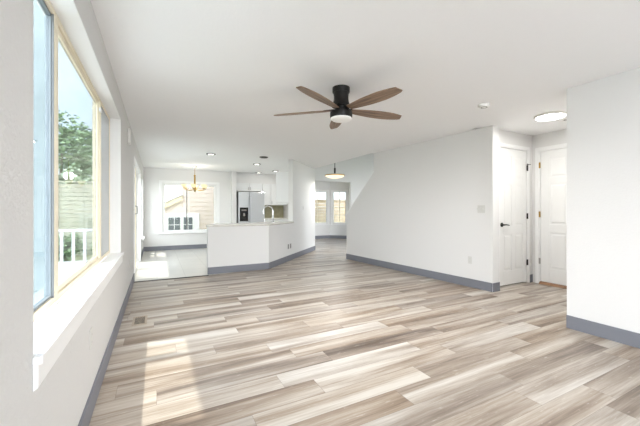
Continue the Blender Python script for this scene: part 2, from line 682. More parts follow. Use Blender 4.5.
ws = MB().box(4.26, 8.9, 3.13, 3.2, H, 4.9)
struct(ws.build('wall_hall', 'wall_paint'), 'upper wall of the stair hall above the entry', 'wall')

BC = Vector((6.53, 11.7))       # bay corner
BE = Vector((7.23, 11.0))


def bay_wall(a, b, s0, s1, z0, z1, label):
    d = (b - a).normalized()
    n = Vector((-d.y, d.x))
    if n.y < 0:
        n = -n
    L = (b - a).length
    mb = MB()

    def seg(u0, u1, za, zb):
        q0 = a + d * u0
        q1 = a + d * u1
        mb.prism([(q0.x, q0.y), (q1.x, q1.y), (q1.x + n.x * .1, q1.y + n.y * .1), (q0.x + n.x * .1, q0.y + n.y * .1)], za, zb)
    seg(0, s0, 0, 2.5)
    seg(s1, L, 0, 2.5)
    seg(s0, s1, 0, z0)
    seg(s0, s1, z1, 2.5)
    struct(mb.build('wall_bay', 'wall_paint'), label, 'wall')
    return d, n


BA = Vector((4.5, 11.7))
d1, n1 = bay_wall(BA, BC, .95, 1.93, .62, 2.0, 'rear wall of the far window bay')
d2, n2 = bay_wall(BC, BE, .10, .72, .62, 2.0, 'angled side wall of the far window bay')
struct(MB().box(7.13, 7.23, 10.62, 11.0, 0, 2.5).build('wall_bay', 'wall_paint'), 'short right side wall of the far window bay', 'wall')
struct(MB().prism([(4.45, 10.62), (7.25, 10.62), (7.25, 11.05), (6.55, 11.8), (4.45, 11.8)], 2.42, 2.5).build('ceiling', 'ceiling_paint'),
       'low white ceiling inside the far window bay', 'ceiling')


# ------------------------------------------------------------------ baseboards
def base_run(pts, name, label):
    """pts: polyline on floor, thickness to the left of direction"""
    mb = MB()
    for a, b in zip(pts[:-1], pts[1:]):
        a = Vector(a)
        b = Vector(b)
        d = (b - a).normalized()
        n = Vector((-d.y, d.x)) * .014
        e = d * .0
        mb.prism([(a.x, a.y), (b.x + e.x, b.y + e.y), (b.x + n.x, b.y + n.y), (a.x + n.x, a.y + n.y)], 0, BH)
    return struct(mb.build(name, 'baseboard_grey', bevel=.004), label, 'baseboard')


base_run([(XL, 6.18), (XL, YB)], 'baseboard_left', 'grey baseboard along the left wall under the window')
base_run([(XL, YN), (XL, 8.52)], 'baseboard_left', 'grey baseboard under the nook side window')
base_run([(2.13, YN), (XL, YN)], 'baseboard_back', 'grey baseboard under the nook window')
base_run([(B.x, B.y), (A.x, A.y), (A.x + .12, A.y)], 'baseboard_right', 'blue-grey baseboard along the long right wall')
base_run([(4.52, 2.937), (B.x, 2.93)], 'baseboard_entry', 'short grey baseboard left of the closet door')
base_run([(EX, EY), (5.47, EY)], 'baseboard_entry', 'short grey baseboard between closet door and front door')
base_run([(NWX, YB), (NWX, NWY)], 'baseboard_right', 'blue-grey baseboard on the near right wall')
base_run([(D1.x, D1.y), (D0.x, D0.y)], 'baseboard_column', 'grey baseboard on the angled wall section')
base_run([(BC.x, BC.y), (4.5, 11.7)], 'baseboard_bay', 'grey baseboard under the left bay window')
base_run([(BE.x, BE.y), (BC.x, BC.y)], 'baseboard_bay', 'grey baseboard under the right bay window')

# ------------------------------------------------------------------ window_1 (large left window)
w1 = thing('window_1', 'large three-pane beige vinyl window in left wall', 'window', (XL, WY0, WZ0), kind='structure')
LY = WY1 - WY0
HZ = WZ1 - WZ0
xf0, xf1 = -.135, -.10          # frame depth (local x)
M1 = 1.98 - WY0
M2 = 3.37 - WY0
fr = MB()
t = .035
fr.box(xf0, xf1, 0, t, 0, HZ).box(xf0, xf1, LY - t, LY, 0, HZ)
fr.box(xf0, xf1, t, LY - t, 0, t).box(xf0, xf1, t, LY - t, HZ - t, HZ)
fr.build('window_frame', 'vinyl_beige', w1, bevel=.004)
for ym in (M1, M2):
    MB().box(xf0 if ym == M1 else xf0 - .02, xf1 + .004, ym, ym + .062, t, HZ - t).build('mullion', 'vinyl_beige', w1, bevel=.005)


def sash(y0, y1, m, g, gx, th=.045):
    s = MB()
    z0, z1 = t + .002, HZ - t - .002
    s.box(gx - .012, gx + .012, y0, y0 + th, z0, z1).box(gx - .012, gx + .012, y1 - th, y1, z0, z1)
    s.box(gx - .012, gx + .012, y0 + th, y1 - th, z0, z0 + th).box(gx - .012, gx + .012, y0 + th, y1 - th, z1 - th, z1)
    o = s.build('sash', m, w1, bevel=.003)
    MB().box(gx - .002, gx + .002, y0 + th, y1 - th, z0 + th, z1 - th).build('pane', g, o)
    return o


sash(t, M1, 'sash_grey', 'tinted_glass', -.12, .012)
sash(M1 + .062, M2, 'vinyl_beige', 'window_glass', -.122, .03)
sash(M2 + .062, LY - t, 'vinyl_white', 'window_glass', -.12, .03)
MB().box(-.107, -.105, M2 + .07, LY - t - .005, t, HZ - t).build('insect_screen', 'insect_screen', w1)
MB().box(-.112, -.10, M1 - .008, M1 - .001, t, HZ - t).build('gasket', 'gasket_dark', w1)
MB().box(-.1, -.085, M2 - .05, M2 + .02, HZ - .13, HZ - .10).build('latch', 'vinyl_white', w1, bevel=.003)
# white lined reveal
rv = MB()
rv.box(-.10, -.002, LY - .006, LY, 0, HZ).box(-.10, -.002, 0, LY, HZ - .006, HZ).box(-.10, -.002, 0, .006, 0, HZ)
rv.build('reveal_lining', 'trim_white', w1)
# stool and apron
st = thing('window_sill', 'white window sill board with apron under the large window', 'window sill', (XL, WY0, WZ0 - .028))
MB().box(-.10, 0, .002, LY - .002, 0, .028).box(0, .026, -.014, LY + .03, 0, .026).build('sill_board', 'trim_white', st, bevel=.004)
MB().prism([(0, -.085), (.014, -.075), (.014, 0), (0, 0)], -.01, LY + .02, axis='y').build('apron', 'trim_white', st, bevel=.003)


# ------------------------------------------------------------------ door_1 (patio slider)
d1o = thing('door_1', 'white sliding patio door in left wall near the nook', 'door', (XL, DY0, 0), kind='structure')
LD = DY1 - DY0
f = MB()
f.box(-.15, .012, -.055, 0.03, 0, DZ1 + .05).box(-.15, .012, LD - .03, LD + .055, 0, DZ1 + .05).box(-.15, .012, .03, LD - .03, DZ1 - .03, DZ1 + .05)
f.box(-.15, -.02, .03, LD - .03, 0, .03)
f.build('door_frame', 'trim_white', d1o, bevel=.004)


def slider(y0, y1, gx):
    s = MB()
    th, z0, z1 = .07, .03, DZ1 - .03
    s.box(gx - .018, gx + .018, y0, y0 + th, z0, z1).box(gx - .018, gx + .018, y1 - th, y1, z0, z1)
    s.box(gx - .018, gx + .018, y0 + th, y1 - th, z0, z0 + .1).box(gx - .018, gx + .018, y0 + th, y1 - th, z1 - th, z1)
    o = s.build('sliding_panel', 'vinyl_beige', d1o, bevel=.003)
    MB().box(gx - .003, gx + .003, y0 + th, y1 - th, z0 + .1, z1 - th).build('pane', 'window_glass', o)
    return o


pnl = slider(.03, LD / 2 + .03, -.05)
slider(LD / 2 - .03, LD - .03, -.10)
hd = MB()
hd.box(-.032, -.022, .045, .085, 1.1, 1.3)
hd.tube([(-.022, .065, 1.12), (.045, .065, 1.14), (.05, .065, 1.2), (.045, .065, 1.26), (-.022, .065, 1.28)], .009)
hd.build('door_handle', 'nickel', pnl, smooth=True)

# ------------------------------------------------------------------ window_2 (nook side window)
w2 = thing('window_2', 'narrow side window in left wall of the nook', 'window', (XL, NY0, NZ0), kind='structure')
LN, HN = NY1 - NY0, NZ1 - NZ0
f = MB()
f.box(-.15, -.09, 0, .04, 0, HN).box(-.15, -.09, LN - .04, LN, 0, HN).box(-.15, -.09, .04, LN - .04, 0, .04).box(-.15, -.09, .04, LN - .04, HN - .04, HN)
f.box(-.14, -.10, .04, LN - .04, HN / 2 - .02, HN / 2 + .02)
f.build('window_frame', 'vinyl_white', w2, bevel=.004)
MB().box(-.125, -.12, .04, LN - .04, .04, HN - .04).build('pane', 'nook_glass', w2)
MB().box(-.09, 0, 0, LN, -.03, 0).box(0, .05, -.03, LN + .03, -.03, 0).build('window_sill', 'trim_white', w2, bevel=.004)

# ------------------------------------------------------------------ window_3 (nook back window)
w3 = thing('window_3', 'wide white window in the back wall of the nook', 'window', (GX0, YN, GZ0), kind='structure')
LG, HG = GX1 - GX0, GZ1 - GZ0
f = MB()
f.box(0, .075, .03, .12, 0, HG).box(LG - .075, LG, .03, .12, 0, HG).box(.075, LG - .075, .03, .12, 0, .07).box(.075, LG - .075, .03, .12, HG - .06, HG)
f.build('window_frame', 'vinyl_white', w3, bevel=.006)
MB().box(.675, .70, .06, .10, .07, HG - .06).build('mullion', 'slot_grey', w3, bevel=.003)
MB().box(.075, LG - .075, .078, .084, .07, HG - .06).build('pane', 'nook_glass', w3)
c = MB()
c.box(-.08, 0, -.012, 0, -.03, HG + .07).box(LG, LG + .08, -.012, 0, -.03, HG + .07).box(0, LG, -.012, 0, HG, HG + .07)
c.build('casing', 'trim_white', w3, bevel=.003)
MB().box(0, LG, 0, .03, -.03, 0).box(-.11, LG + .11, -.055, 0, -.03, -.004).build('window_sill', 'trim_white', w3, bevel=.004)


# ------------------------------------------------------------------ bay windows (4, 5)
def bay_window(nm, a, d, n, s0, s1, z0, z1, label):
    rz = math.atan2(d.y, d.x)
    w = thing(nm, label, 'window', (a.x + d.x * s0, a.y + d.y * s0, z0), rz, kind='structure')
    sgn = 1 if (Vector((-d.y, d.x)).dot(n) > 0) else -1
    L, HH = s1 - s0, z1 - z0
    f = MB()
    f.box(0, .05, .01, .09, 0, HH).box(L - .05, L, .01, .09, 0, HH).box(.05, L - .05, .01, .09, 0, .05).box(.05, L - .05, .01, .09, HH - .05, HH)
    f.build('window_frame', 'vinyl_white', w, bevel=.004)
    MB().box(.05, L - .05, .045, .05, .05, HH - .05).build('pane', 'nook_glass', w)
    g = MB()
    g.box(L / 2 - .012, L / 2 + .012, .035, .06, .05, HH - .05)
    for k in range(1, 4):
        zz = .05 + (HH - .1) * k / 4
        g.box(.05, L - .05, .037, .058, zz - .008, zz + .008)
    g.build('muntin_grid', 'vinyl_beige', w)
    c = MB()
    c.box(-.05, 0, -.012, .01, -.05, HH + .05).box(L, L + .05, -.012, .01, -.05, HH + .05).box(0, L, -.012, .01, HH, HH + .05).box(-.07, L + .07, -.04, .01, -.05, -.02)
    c.build('casing', 'trim_white', w, bevel=.003)


bay_window('window_4', BA, d1, n1, .95, 1.93, .62, 2.0, 'left gridded window of the far bay, tan fence behind')
bay_window('window_5', BC, d2, n2, .10, .72, .62, 2.0, 'right angled gridded window of the far bay')


# ------------------------------------------------------------------ six-panel doors
def door_leaf(mb, W, HH):
    """panel door in local x 0..W, z 0..HH, front face towards -y at y=0"""
    dp = .008
    mb.box(0, W, dp, .038, 0, HH)
    st_, mid = .115 * W / .76, .10 * W / .76
    rails = [(0, .22), (.80, .93), (1.58, 1.68), (HH - .115, HH)]
    mb.box(0, st_, 0, dp, 0, HH).box(W - st_, W, 0, dp, 0, HH)
    for a, b in rails:
        mb.box(st_, W - st_, 0, dp, a, b)
    for (a, b) in zip([r[1] for r in rails[:-1]], [r[0] for r in rails[1:]]):
        mb.box(W / 2 - mid / 2, W / 2 + mid / 2, 0, dp, a, b)
        for xa, xb in ((st_, W / 2 - mid / 2), (W / 2 + mid / 2, W - st_)):
            i1, i2 = .022, .042
            P = [(xa + i1, dp, a + i1), (xb - i1, dp, a + i1), (xb - i1, dp, b - i1), (xa + i1, dp, b - i1)]
            Q = [(xa + i2, .001, a + i2), (xb - i2, .001, a + i2), (xb - i2, .001, b - i2), (xa + i2, .001, b - i2)]
            vp = [mb.bm.verts.new(q) for q in P]
            vq = [mb.bm.verts.new(q) for q in Q]
            mb.bm.faces.new(vq)
            for k in range(4):
                mb.bm.faces.new((vp[k], vp[(k + 1) % 4], vq[(k + 1) % 4], vq[k]))
    return mb


def hinge(parent, x, z, m, pin_stop=False):
    h = MB()
    h.box(x - .020, x + .012, -.004, .0, z - .045, z + .045)
    h.tube([(x + .004, -.007, z - .048), (x + .004, -.007, z + .048)], .0065, 8)
    if pin_stop:
        h.tube([(x + .004, -.007, z + .048), (x + .004, -.007, z + .062)], .008, 8)
        h.tube([(x - .055, -.035, z + .057), (x + .004, -.008, z + .057), (x + .045, -.03, z + .057)], .005, 8)
        h.lathe([(0, -.006), (.009, -.006), (.009, .006), (0, .006)], 10, Matrix.Translation((x - .055, -.035, z + .057)))
    return h.build('hinge', m, parent)


WD = CX1 - CX0
d2o = thing('door_2', 'white six-panel closet door with black lever and black hinges', 'door', (CX0, EY, 0), kind='structure')
lf = door_leaf(MB(), WD - .05, CZ1 - .045)
lf_o = lf.build('door_leaf', 'door_white', d2o, loc=(.025, .012, .02), bevel=.002, seg=1)
f = MB()
f.box(0, .02, 0, .11, 0, CZ1).box(WD - .02, WD, 0, .11, 0, CZ1).box(.02, WD - .02, 0, .11, CZ1 - .02, CZ1)
f.box(-.04, .006, -.012, 0, 0, CZ1 + .04).box(WD - .006, WD + .035, -.012, 0, 0, CZ1 + .04).box(.006, WD - .006, -.012, 0, CZ1 - .006, CZ1 + .04)
f.build('door_casing', 'trim_white', d2o, bevel=.003)
MB().box(.02, WD - .02, .06, .11, 0, .015).build('gap_shade_strip', 'gap_dark', d2o)  # dark strip stands for the shade under the closet door
lv = MB()
RX = Matrix.Rotation(PI / 2, 4, 'X')
lv.lathe([(0, 0), (.033, 0), (.033, .008), (.028, .012), (0, .012)], 24, Matrix.Translation((.06, 0, .95)) @ RX)
lv.lathe([(.011, 0), (.011, .05), (0, .05)], 14, Matrix.Translation((.06, 0, .95)) @ RX)
lv.tube([(.06, -.047, .95), (.10, -.05, .951), (.15, -.05, .946), (.185, -.047, .94)], [.010, .010, .009, .006], 10)
lv.build('lever_handle', 'black_metal', lf_o, smooth=True)
for k, z in enumerate((.34, 1.10, 1.89)):
    hinge(d2o, WD - .018, z, 'black_metal', k == 2)

WF = FY1 - FY0
d3o = thing('door_3', 'white six-panel front door with brass hinges beside the closet door', 'door', (EX, FY1, 0), -PI / 2, kind='structure')
lf = door_leaf(MB(), WF - .05, FZ1 - .065)
lf.build('door_leaf', 'door_white', d3o, loc=(.025, .012, .04), bevel=.002, seg=1)
f = MB()
f.box(0, .02, 0, .11, 0, FZ1).box(WF - .02, WF, 0, .11, 0, FZ1).box(.02, WF - .02, 0, .11, FZ1 - .02, FZ1)
f.box(-.045, .006, -.014, 0, 0, FZ1 + .045).box(WF - .006, WF + .05, -.014, 0, 0, FZ1 + .045).box(.006, WF - .006, -.014, 0, FZ1 - .006, FZ1 + .045)
f.build('door_casing', 'trim_white', d3o, bevel=.003)
MB().prism([(-.03, 0), (.11, 0), (.11, .035), (.0, .035)], .02, WF - .02, axis='x').build('threshold', 'sill_wood', d3o)
for k, z in enumerate((.37, 1.13, 1.93)):
    o = hinge(d3o, .02, z, 'nickel' if k == 0 else 'brass')
    if k == 0:
        o['label'] = 'silver lower hinge of the front door'

# ------------------------------------------------------------------ peninsula
pen = thing('kitchen_peninsula', 'white half-height peninsula wall with angled right end', 'kitchen peninsula', (PXL, 6.165, 0))
ox, oy = PXL, 6.165
inner1 = Vector((P1.x, P1.y)) + Vector((-math.tan(PI / 8) * TD, TD))
loc2 = lambda p: (p[0] - ox, p[1] - oy)
pts = [(PXL, 6.165), (P1.x, P1.y), (D0.x, D0.y), (D0.x + nn.x * TD, D0.y + nn.y * TD), (inner1.x, inner1.y), (PXL, 6.285)]
MB().prism([loc2(p) for p in pts], 0, .882).build('half_wall', 'wall_paint', pen)
bs = MB()
for a, b in (((D0.x, D0.y), (P1.x, P1.y)), ((P1.x, P1.y), (PXL, 6.165))):
    a, b = Vector(a), Vector(b)
    d = (b - a).normalized()
    n = Vector((-d.y, d.x)) * .014
    bs.prism([loc2(a), loc2(b), loc2(b + n), loc2(a + n)], 0, BH)
bs.build('baseboard', 'baseboard_grey', pen, bevel=.003)
MB().box(0.22, 1.2, .125, .66, .0, .88).build('base_cabinet', 'cabinet_white', pen)
ct = MB()
ct.prism([(PXL - .01, 6.15), (2.026, 6.145), (D0.x - .005 + .02, D0.y - .03), (D0.x + nn.x * .62, D0.y + nn.y * .62), (1.85, 6.85), (1.02, 6.85), (PXL - .01, 6.30)], .883, .92)
tag(ct.build('countertop', 'counter_stone', bevel=.006), 'pale stone countertop along the white peninsula', 'countertop')

fa = thing('kitchen_faucet', 'tall gooseneck faucet on the peninsula countertop', 'faucet', (2.40, 7.03, .92))
MB().lathe([(0, 0), (.028, 0), (.028, .012), (.017, .03), (.017, .10), (.013, .12), (0, .12)], 20).build('base', 'chrome', fa, smooth=True)
path = [(0, 0, .1), (0, 0, .22)]
for k in range(13):
    a = PI - PI * k / 12 * 1.05
    path.append((-.085 * (math.cos(a) + 1) * -1 if False else .09 + .09 * math.cos(a), 0, .22 + .09 * math.sin(a)))
path = [Vector((-p[0], p[1], p[2])) for p in path]
path.append(path[-1] + Vector((.002, 0, -.05)))
ne = MB().tube(path, .0125, 12).build('spout', 'chrome', fa, smooth=True)
hd = MB().tube([(0, -.015, .07), (.02, -.05, .09), (.03, -.085, .12)], [.009, .007, .006], 10)
hd.build('handle', 'chrome', fa, smooth=True)
fa.rotation_euler = (0, 0, -.6)
fa.scale = (1.25, 1.25, 1.2)
so = thing('soap_dispenser', 'small chrome soap pump left of the kitchen faucet', 'soap dispenser', (2.19, 6.98, .92))
MB().lathe([(0, 0), (.02, 0), (.02, .01), (.01, .02), (.01, .06), (0, .06)], 16).build('base', 'chrome', so, smooth=True)
MB().tube([(0, 0, .058), (0, 0, .075), (-.03, 0, .078), (-.055, 0, .068)], .006, 8).build('spout', 'chrome', so, smooth=True)

# ------------------------------------------------------------------ kitchen
rf = thing('refrigerator', 'stainless side-by-side refrigerator with black water dispenser', 'refrigerator', (2.30, 10.1, 0))
RW = .87
MB().box(.005, RW, .05, .68, .02, 1.79).build('cabinet_body', 'dark_ring', rf, bevel=.01)
ld = MB().box(.008, .355, 0, .05, .10, 1.79).build('freezer_door', 'steel', rf, bevel=.012)
rd_ = MB().box(.363, RW - .004, 0, .05, .10, 1.79).build('fresh_food_door', 'steel', rf, bevel=.012)
MB().box(.02, RW - .02, .03, .05, .02, .09).build('toe_grille', 'gap_dark', rf)
dw = MB().box(.045, .315, -.006, .0, .84, 1.28)
dwo = dw.build('water_dispenser', 'black_gloss', ld, bevel=.006)
MB().box(.10, .26, -.009, -.006, 1.17, 1.22).build('control_strip', 'slot_grey', dwo)
MB().box(.15, .21, -.022, -.006, 1.0, 1.10).build('paddle', 'slot_grey', dwo)
for dr, x in ((ld, .325), (rd_, .395)):
    MB().tube([(x, 0, .62), (x, -.045, .65), (x, -.05, 1.1), (x, -.045, 1.58), (x, 0, 1.61)], .010, 10).build('door_handle', 'steel', dr, smooth=True)


def cabinet(name, label, loc, W, D, HH, doors, group=None, rotz=0, knobs=None):
    c = thing(name, label, 'cabinet', loc, rotz, group)
    MB().box(0, W, .02, D, 0, HH).build('cabinet_body', 'cabinet_white', c)
    w = W / doors
    for i in range(doors):
        m = MB()
        a, b = i * w + .003, (i + 1) * w - .003
        s = .05
        m.box(a, b, .008, .018, .003, HH - .003)
        m.box(a, a + s, 0, .008, .003, HH - .003).box(b - s, b, 0, .008, .003, HH - .003)
        m.box(a + s, b - s, 0, .008, .003, s).box(a + s, b - s, 0, .008, HH - s, HH - .003)
        o = m.build('cabinet_door', 'cabinet_white', c, bevel=.0015, seg=1)
        kx = b - .03 if (i == 0 and doors == 2) else a + .03
        MB().tube([(kx, 0, .05), (kx, -.025, .055), (kx, -.025, .13), (kx, 0, .135)], .006, 8).build('door_handle', 'nickel', o, smooth=True)
    return c


cabinet('upper_cabinet', 'short two-door white cabinet above the refrigerator', (2.30, 10.46, 1.83), .90, .34, .27, 2)
cabinet('upper_cabinet', 'narrow white wall cabinet right of the refrigerator top', (3.205, 10.46, 1.37), .29, .34, .73, 1)
cabinet('upper_cabinet', 'white wall cabinet over olive backsplash, second from refrigerator', (3.50, 10.46, 1.37), .585, .34, .73, 1)
cabinet('base_cabinet', 'white base cabinet under the kitchen back counter', (3.20, 10.2, 0), .87, .58, .88, 2)
tag(MB().box(3.185, 4.088, 10.17, 10.79, .882, .92).build('countertop', 'counter_stone', bevel=.005), 'pale back countertop right of the refrigerator', 'countertop')
tag(MB().box(3.19, 4.085, 10.785, 10.80, .92, 1.368).build('backsplash', 'olive_tile'), 'olive tiled backsplash behind the kitchen back counter', 'backsplash')
# near wall cabinet hung on the kitchen side of the angled wall
q = D0 + nn * TD
rz = math.atan2(-dd.y, -dd.x)
cb = cabinet('upper_cabinet', 'nearest bright white wall cabinet hung behind the angled wall', (0, 0, 0), .9, .33, .77, 2)
cb.location = (q.x + nn.x * .33 + dd.x * .9, q.y + nn.y * .33 + dd.y * .9, 1.37)
cb.rotation_euler = (0, 0, rz)


# ------------------------------------------------------------------ ceiling fan
FX, FYC = 1.661, 2.743
fan = thing('ceiling_fan', 'black flush-mount ceiling fan with five wood blades and white light', 'ceiling fan', (FX, FYC, H))
MB().lathe([(0, 0), (.088, 0), (.088, -.045), (.084, -.052), (0, -.052)], 40).build('canopy', 'black_metal', fan, smooth=True)
MB().lathe([(0, -.052), (.078, -.052), (.074, -.09), (.075, -.125), (.084, -.16), (.096, -.18), (.096, -.19), (0, -.19)], 40).build('neck_housing', 'black_metal', fan, smooth=True)
MB().lathe([(0, -.19), (.06, -.19), (.06, -.245), (.11, -.245), (.113, -.26), (.113, -.30), (.108, -.308), (0, -.308)], 40).build('motor_housing', 'black_metal', fan, smooth=True)
MB().lathe([(0, -.303), (.108, -.303), (.106, -.318), (.09, -.330), (.06, -.337), (0, -.340)], 40).build('light_bowl', 'opal_glass', fan, smooth=True)
lamp(fan, (0, 0, -.345), 15, 'AREA', .16)  # added fill light below the bowl; the fan's own light is off


def blade_mesh():
    mb = MB()
    outl = []
    L0, L1 = .11, .705
    n = 14
    for i in range(n + 1):
        u = i / n
        x = L0 + (L1 - L0) * u
        w = .040 + .036 * math.sin(min(1, u / .62) * PI / 2) if u < .62 else .076 - .032 * ((u - .62) / .38) ** 2
        outl.append((x, w))
    top = [(x, w) for x, w in outl] + [(L1 + .022, .030)]
    bot = [(x, -w * .92) for x, w in outl]
    pts = bot + top[::-1]
    mb.prism(pts, -.005, .005)
    return mb


first = None
for k in range(5):
    a = math.radians(-150.2 + 72 * k)
    if first is None:
        bl = blade_mesh().build('blade', 'blade_wood', fan, bevel=.003)
        first = bl
        arm = MB().prism([(.05, -.028), (.17, -.022), (.19, 0), (.17, .022), (.05, .028)], .005, .011)
        ai = arm.build('blade_bracket', 'black_metal', bl)
    else:
        bl = first.copy()
        C.objects.link(bl)
        bl.parent = fan
        a2 = ai.copy()
        C.objects.link(a2)
        a2.parent = bl
    bl.location = (0, 0, -.225)
    bl.rotation_euler = (math.radians(-12), 0, a)

# ------------------------------------------------------------------ chandelier in nook
CD = .05              # extra drop
ch = thing('chandelier', 'brass chandelier with upturned glass shades hanging in the nook', 'chandelier', (.945, 9.5, H))
MB().lathe([(0, 0), (.065, 0), (.062, -.015), (.03, -.035), (.012, -.05), (0, -.05)], 24).build('canopy', 'nickel', ch, smooth=True)
MB().tube([(0, 0, -.05), (0, 0, -.26)], .007, 8).build('chain_rod', 'brass', ch)
MB().lathe([(0, -.20), (.018, -.20), (.03, -.215), (.024, -.23), (.024, -.52), (.036, -.54), (.04, -.60), (.03, -.63), (.016, -.66), (.02, -.675), (0, -.69)], 20, Matrix.Translation((0, 0, -CD))).build('stem', 'brass', ch, smooth=True)
for k in range(6):
    a = 2 * PI * k / 6 + .3
    ca, sa = math.cos(a), math.sin(a)
    pth = [(.03, -.60), (.10, -.635), (.18, -.64), (.25, -.625), (.285, -.60), (.29, -.585)]
    ar = MB().tube([(r * ca, r * sa, z - CD) for r, z in pth], .009, 8)
    ar.lathe([(0, -.6), (.03, -.595), (.034, -.583), (0, -.583)], 14, Matrix.Translation((.29 * ca, .29 * sa, -CD)))
    ao = ar.build('arm', 'brass', ch, smooth=True)
    MB().lathe([(.022, -.583), (.048, -.565), (.064, -.535), (.07, -.50), (.075, -.478), (.072, -.478), (.066, -.50), (.06, -.535), (.044, -.562), (.02, -.578)], 22,
               Matrix.Translation((.29 * ca, .29 * sa, -CD))).build('shade', 'warm_glass', ao, smooth=True)

lamp(ch, (0, 0, -.42), 3.5, 'POINT', .1)
# ------------------------------------------------------------------ pendant in stair hall
pd = thing('pendant_light', 'bowl pendant lamp glowing warm in the stair hall', 'pendant lamp', (4.745, 8.2, 4.9))
MB().lathe([(0, 0), (.07, 0), (.06, -.03), (0, -.03)], 24).build('canopy', 'black_metal', pd, smooth=True)
MB().tube([(0, 0, -.03), (0, 0, -2.56)], .012, 10).build('rod', 'dark_ring', pd)
MB().lathe([(0, -2.44), (.028, -2.44), (.028, -2.58), (.018, -2.60), (0, -2.60)], 16).build('socket_housing', 'black_metal', pd, smooth=True)
MB().lathe([(.30, -2.672), (.303, -2.66), (.30, -2.645), (.285, -2.642), (0, -2.615), (0, -2.63), (.28, -2.66)], 40).build('top_rim', 'brass', pd, smooth=True)
MB().lathe([(.285, -2.665), (.27, -2.69), (.20, -2.725), (.10, -2.745), (0, -2.75), (0, -2.67)], 40).build('glass_bowl', 'lit_bowl', pd, smooth=True)
lamp(pd, (0, 0, -2.80), 8, 'AREA', .4)

# ------------------------------------------------------------------ ceiling things
cl = thing('ceiling_light', 'round glowing flush ceiling light near the front door', 'ceiling light', (4.56, 2.27, H))
MB().lathe([(0, 0), (.175, 0), (.175, -.022), (.165, -.028), (0, -.028)], 48).build('trim_ring', 'plate_white', cl, smooth=True)
MB().lathe([(0, -.024), (.16, -.024), (.158, -.034), (.12, -.04), (0, -.042)], 48).build('lens', 'lamp_lens', cl, smooth=True)
lamp(cl, (0, 0, -.045), 4.5, 'AREA', .3)


def detector(loc, label):
    s = thing('smoke_detector', label, 'smoke detector', loc)
    MB().lathe([(0, 0), (.062, 0), (.062, -.01), (.052, -.03), (.035, -.036), (0, -.036)], 32).build('body', 'plate_white', s, smooth=True)
    MB().lathe([(.028, -.035), (.028, -.038), (.036, -.038), (.036, -.033)], 24).build('vent_ring', 'slot_grey', s)
    return s


detector((3.41, 2.40, H), 'round white smoke detector on the ceiling above the long right wall')
detector((4.86, 2.22, H), 'white ceiling detector just right of the glowing flush light')

LBL = ['recessed ceiling light nearest the nook chandelier',
       'recessed ceiling light over the peninsula, left of the angled wall',
       'recessed kitchen ceiling light just behind the dark one',
       'recessed kitchen ceiling light farthest back by the soffit',
       'rightmost recessed kitchen ceiling light near the wall cabinet']
for i, (x, y) in enumerate([(1.06, 7.30), (2.22, 7.15), (2.39, 8.32), (2.99, 10.2), (3.34, 9.54)]):
    r = thing('recessed_light', LBL[i], 'recessed light', (x, y, H), 0, 'recessed ceiling lights')
    if i == 1:
        r['label'] = 'dark unlit recessed ceiling light over the peninsula'
    MB().lathe([(.062, 0), (.10, 0), (.10, -.012), (.088, -.018), (.062, -.006)], 32).build('trim_ring', 'dark_ring', r, smooth=True)
    MB().lathe([(0, 0), (.066, 0), (.06, -.012), (0, -.016)], 28).build('lens', 'gap_dark' if i == 1 else 'can_lens', r, smooth=True)
    if i not in (1, 3):
        lamp(r, (0, 0, -.022), 3.5, 'AREA', .12)

# ------------------------------------------------------------------ wall plates
def outlet(loc, rz, label, group=None):
    o = thing('wall_outlet', label, 'outlet', loc, rz, group)
    MB().box(-.035, .035, -.005, 0, -.057, .057).build('cover_plate', 'switch_white', o, bevel=.002)
    for z in (-.022, .022):
        s = MB().box(-.016, .016, -.007, -.005, z - .014, z + .014).build('socket', 'switch_white', o, bevel=.002)
        MB().box(-.008, -.005, -.0078, -.007, z - .006, z + .006).box(.005, .008, -.0078, -.007, z - .006, z + .006).build('slots', 'slot_pale', s)
    return o


RZL = PI / 2             # plate facing +x
outlet((XL, 2.285, .44), RZL, 'white wall outlet under the large window')
outlet((XL, 5.25, .44), RZL, 'white wall outlet between large window and patio door')
rz_r = math.atan2(rd.y, rd.x) + PI  # facing into the room from right wall
pr_ = B + rd * .36
outlet((pr_.x, pr_.y, .42), -PI / 2 - .047, 'white wall outlet low on the long right wall')
pq = D0 - dd * .10
for k in range(2):
    pq = D0 - dd * (.30 - .14 * k)
    o = thing('wall_outlet', ['left', 'right'][k] + ' plate of the grey outlet pair on the angled peninsula side', 'outlet', (pq.x, pq.y, .34), math.atan2(dd.y, dd.x), 'outlets on the peninsula')
    MB().box(-.035, .035, -.006, 0, -.057, .057).build('cover_plate', 'outlet_grey', o, bevel=.002)
    for z in (-.022, .022):
        MB().box(-.016, .016, -.008, -.006, z - .014, z + .014).build('socket', 'slot_grey', o, bevel=.002)


def switch(loc, rz, n, label):
    o = thing('light_switch', label, 'light switch', loc, rz)
    w = .035 + .023 * (n - 1)
    MB().box(-w, w, -.005, 0, -.058, .058).build('cover_plate', 'switch_white', o, bevel=.002)
    for k in range(n):
        x = (k - (n - 1) / 2) * .046
        MB().box(x - .006, x + .006, -.014, -.005, -.004, .016).build('toggle', 'switch_white', o, bevel=.002)
    return o


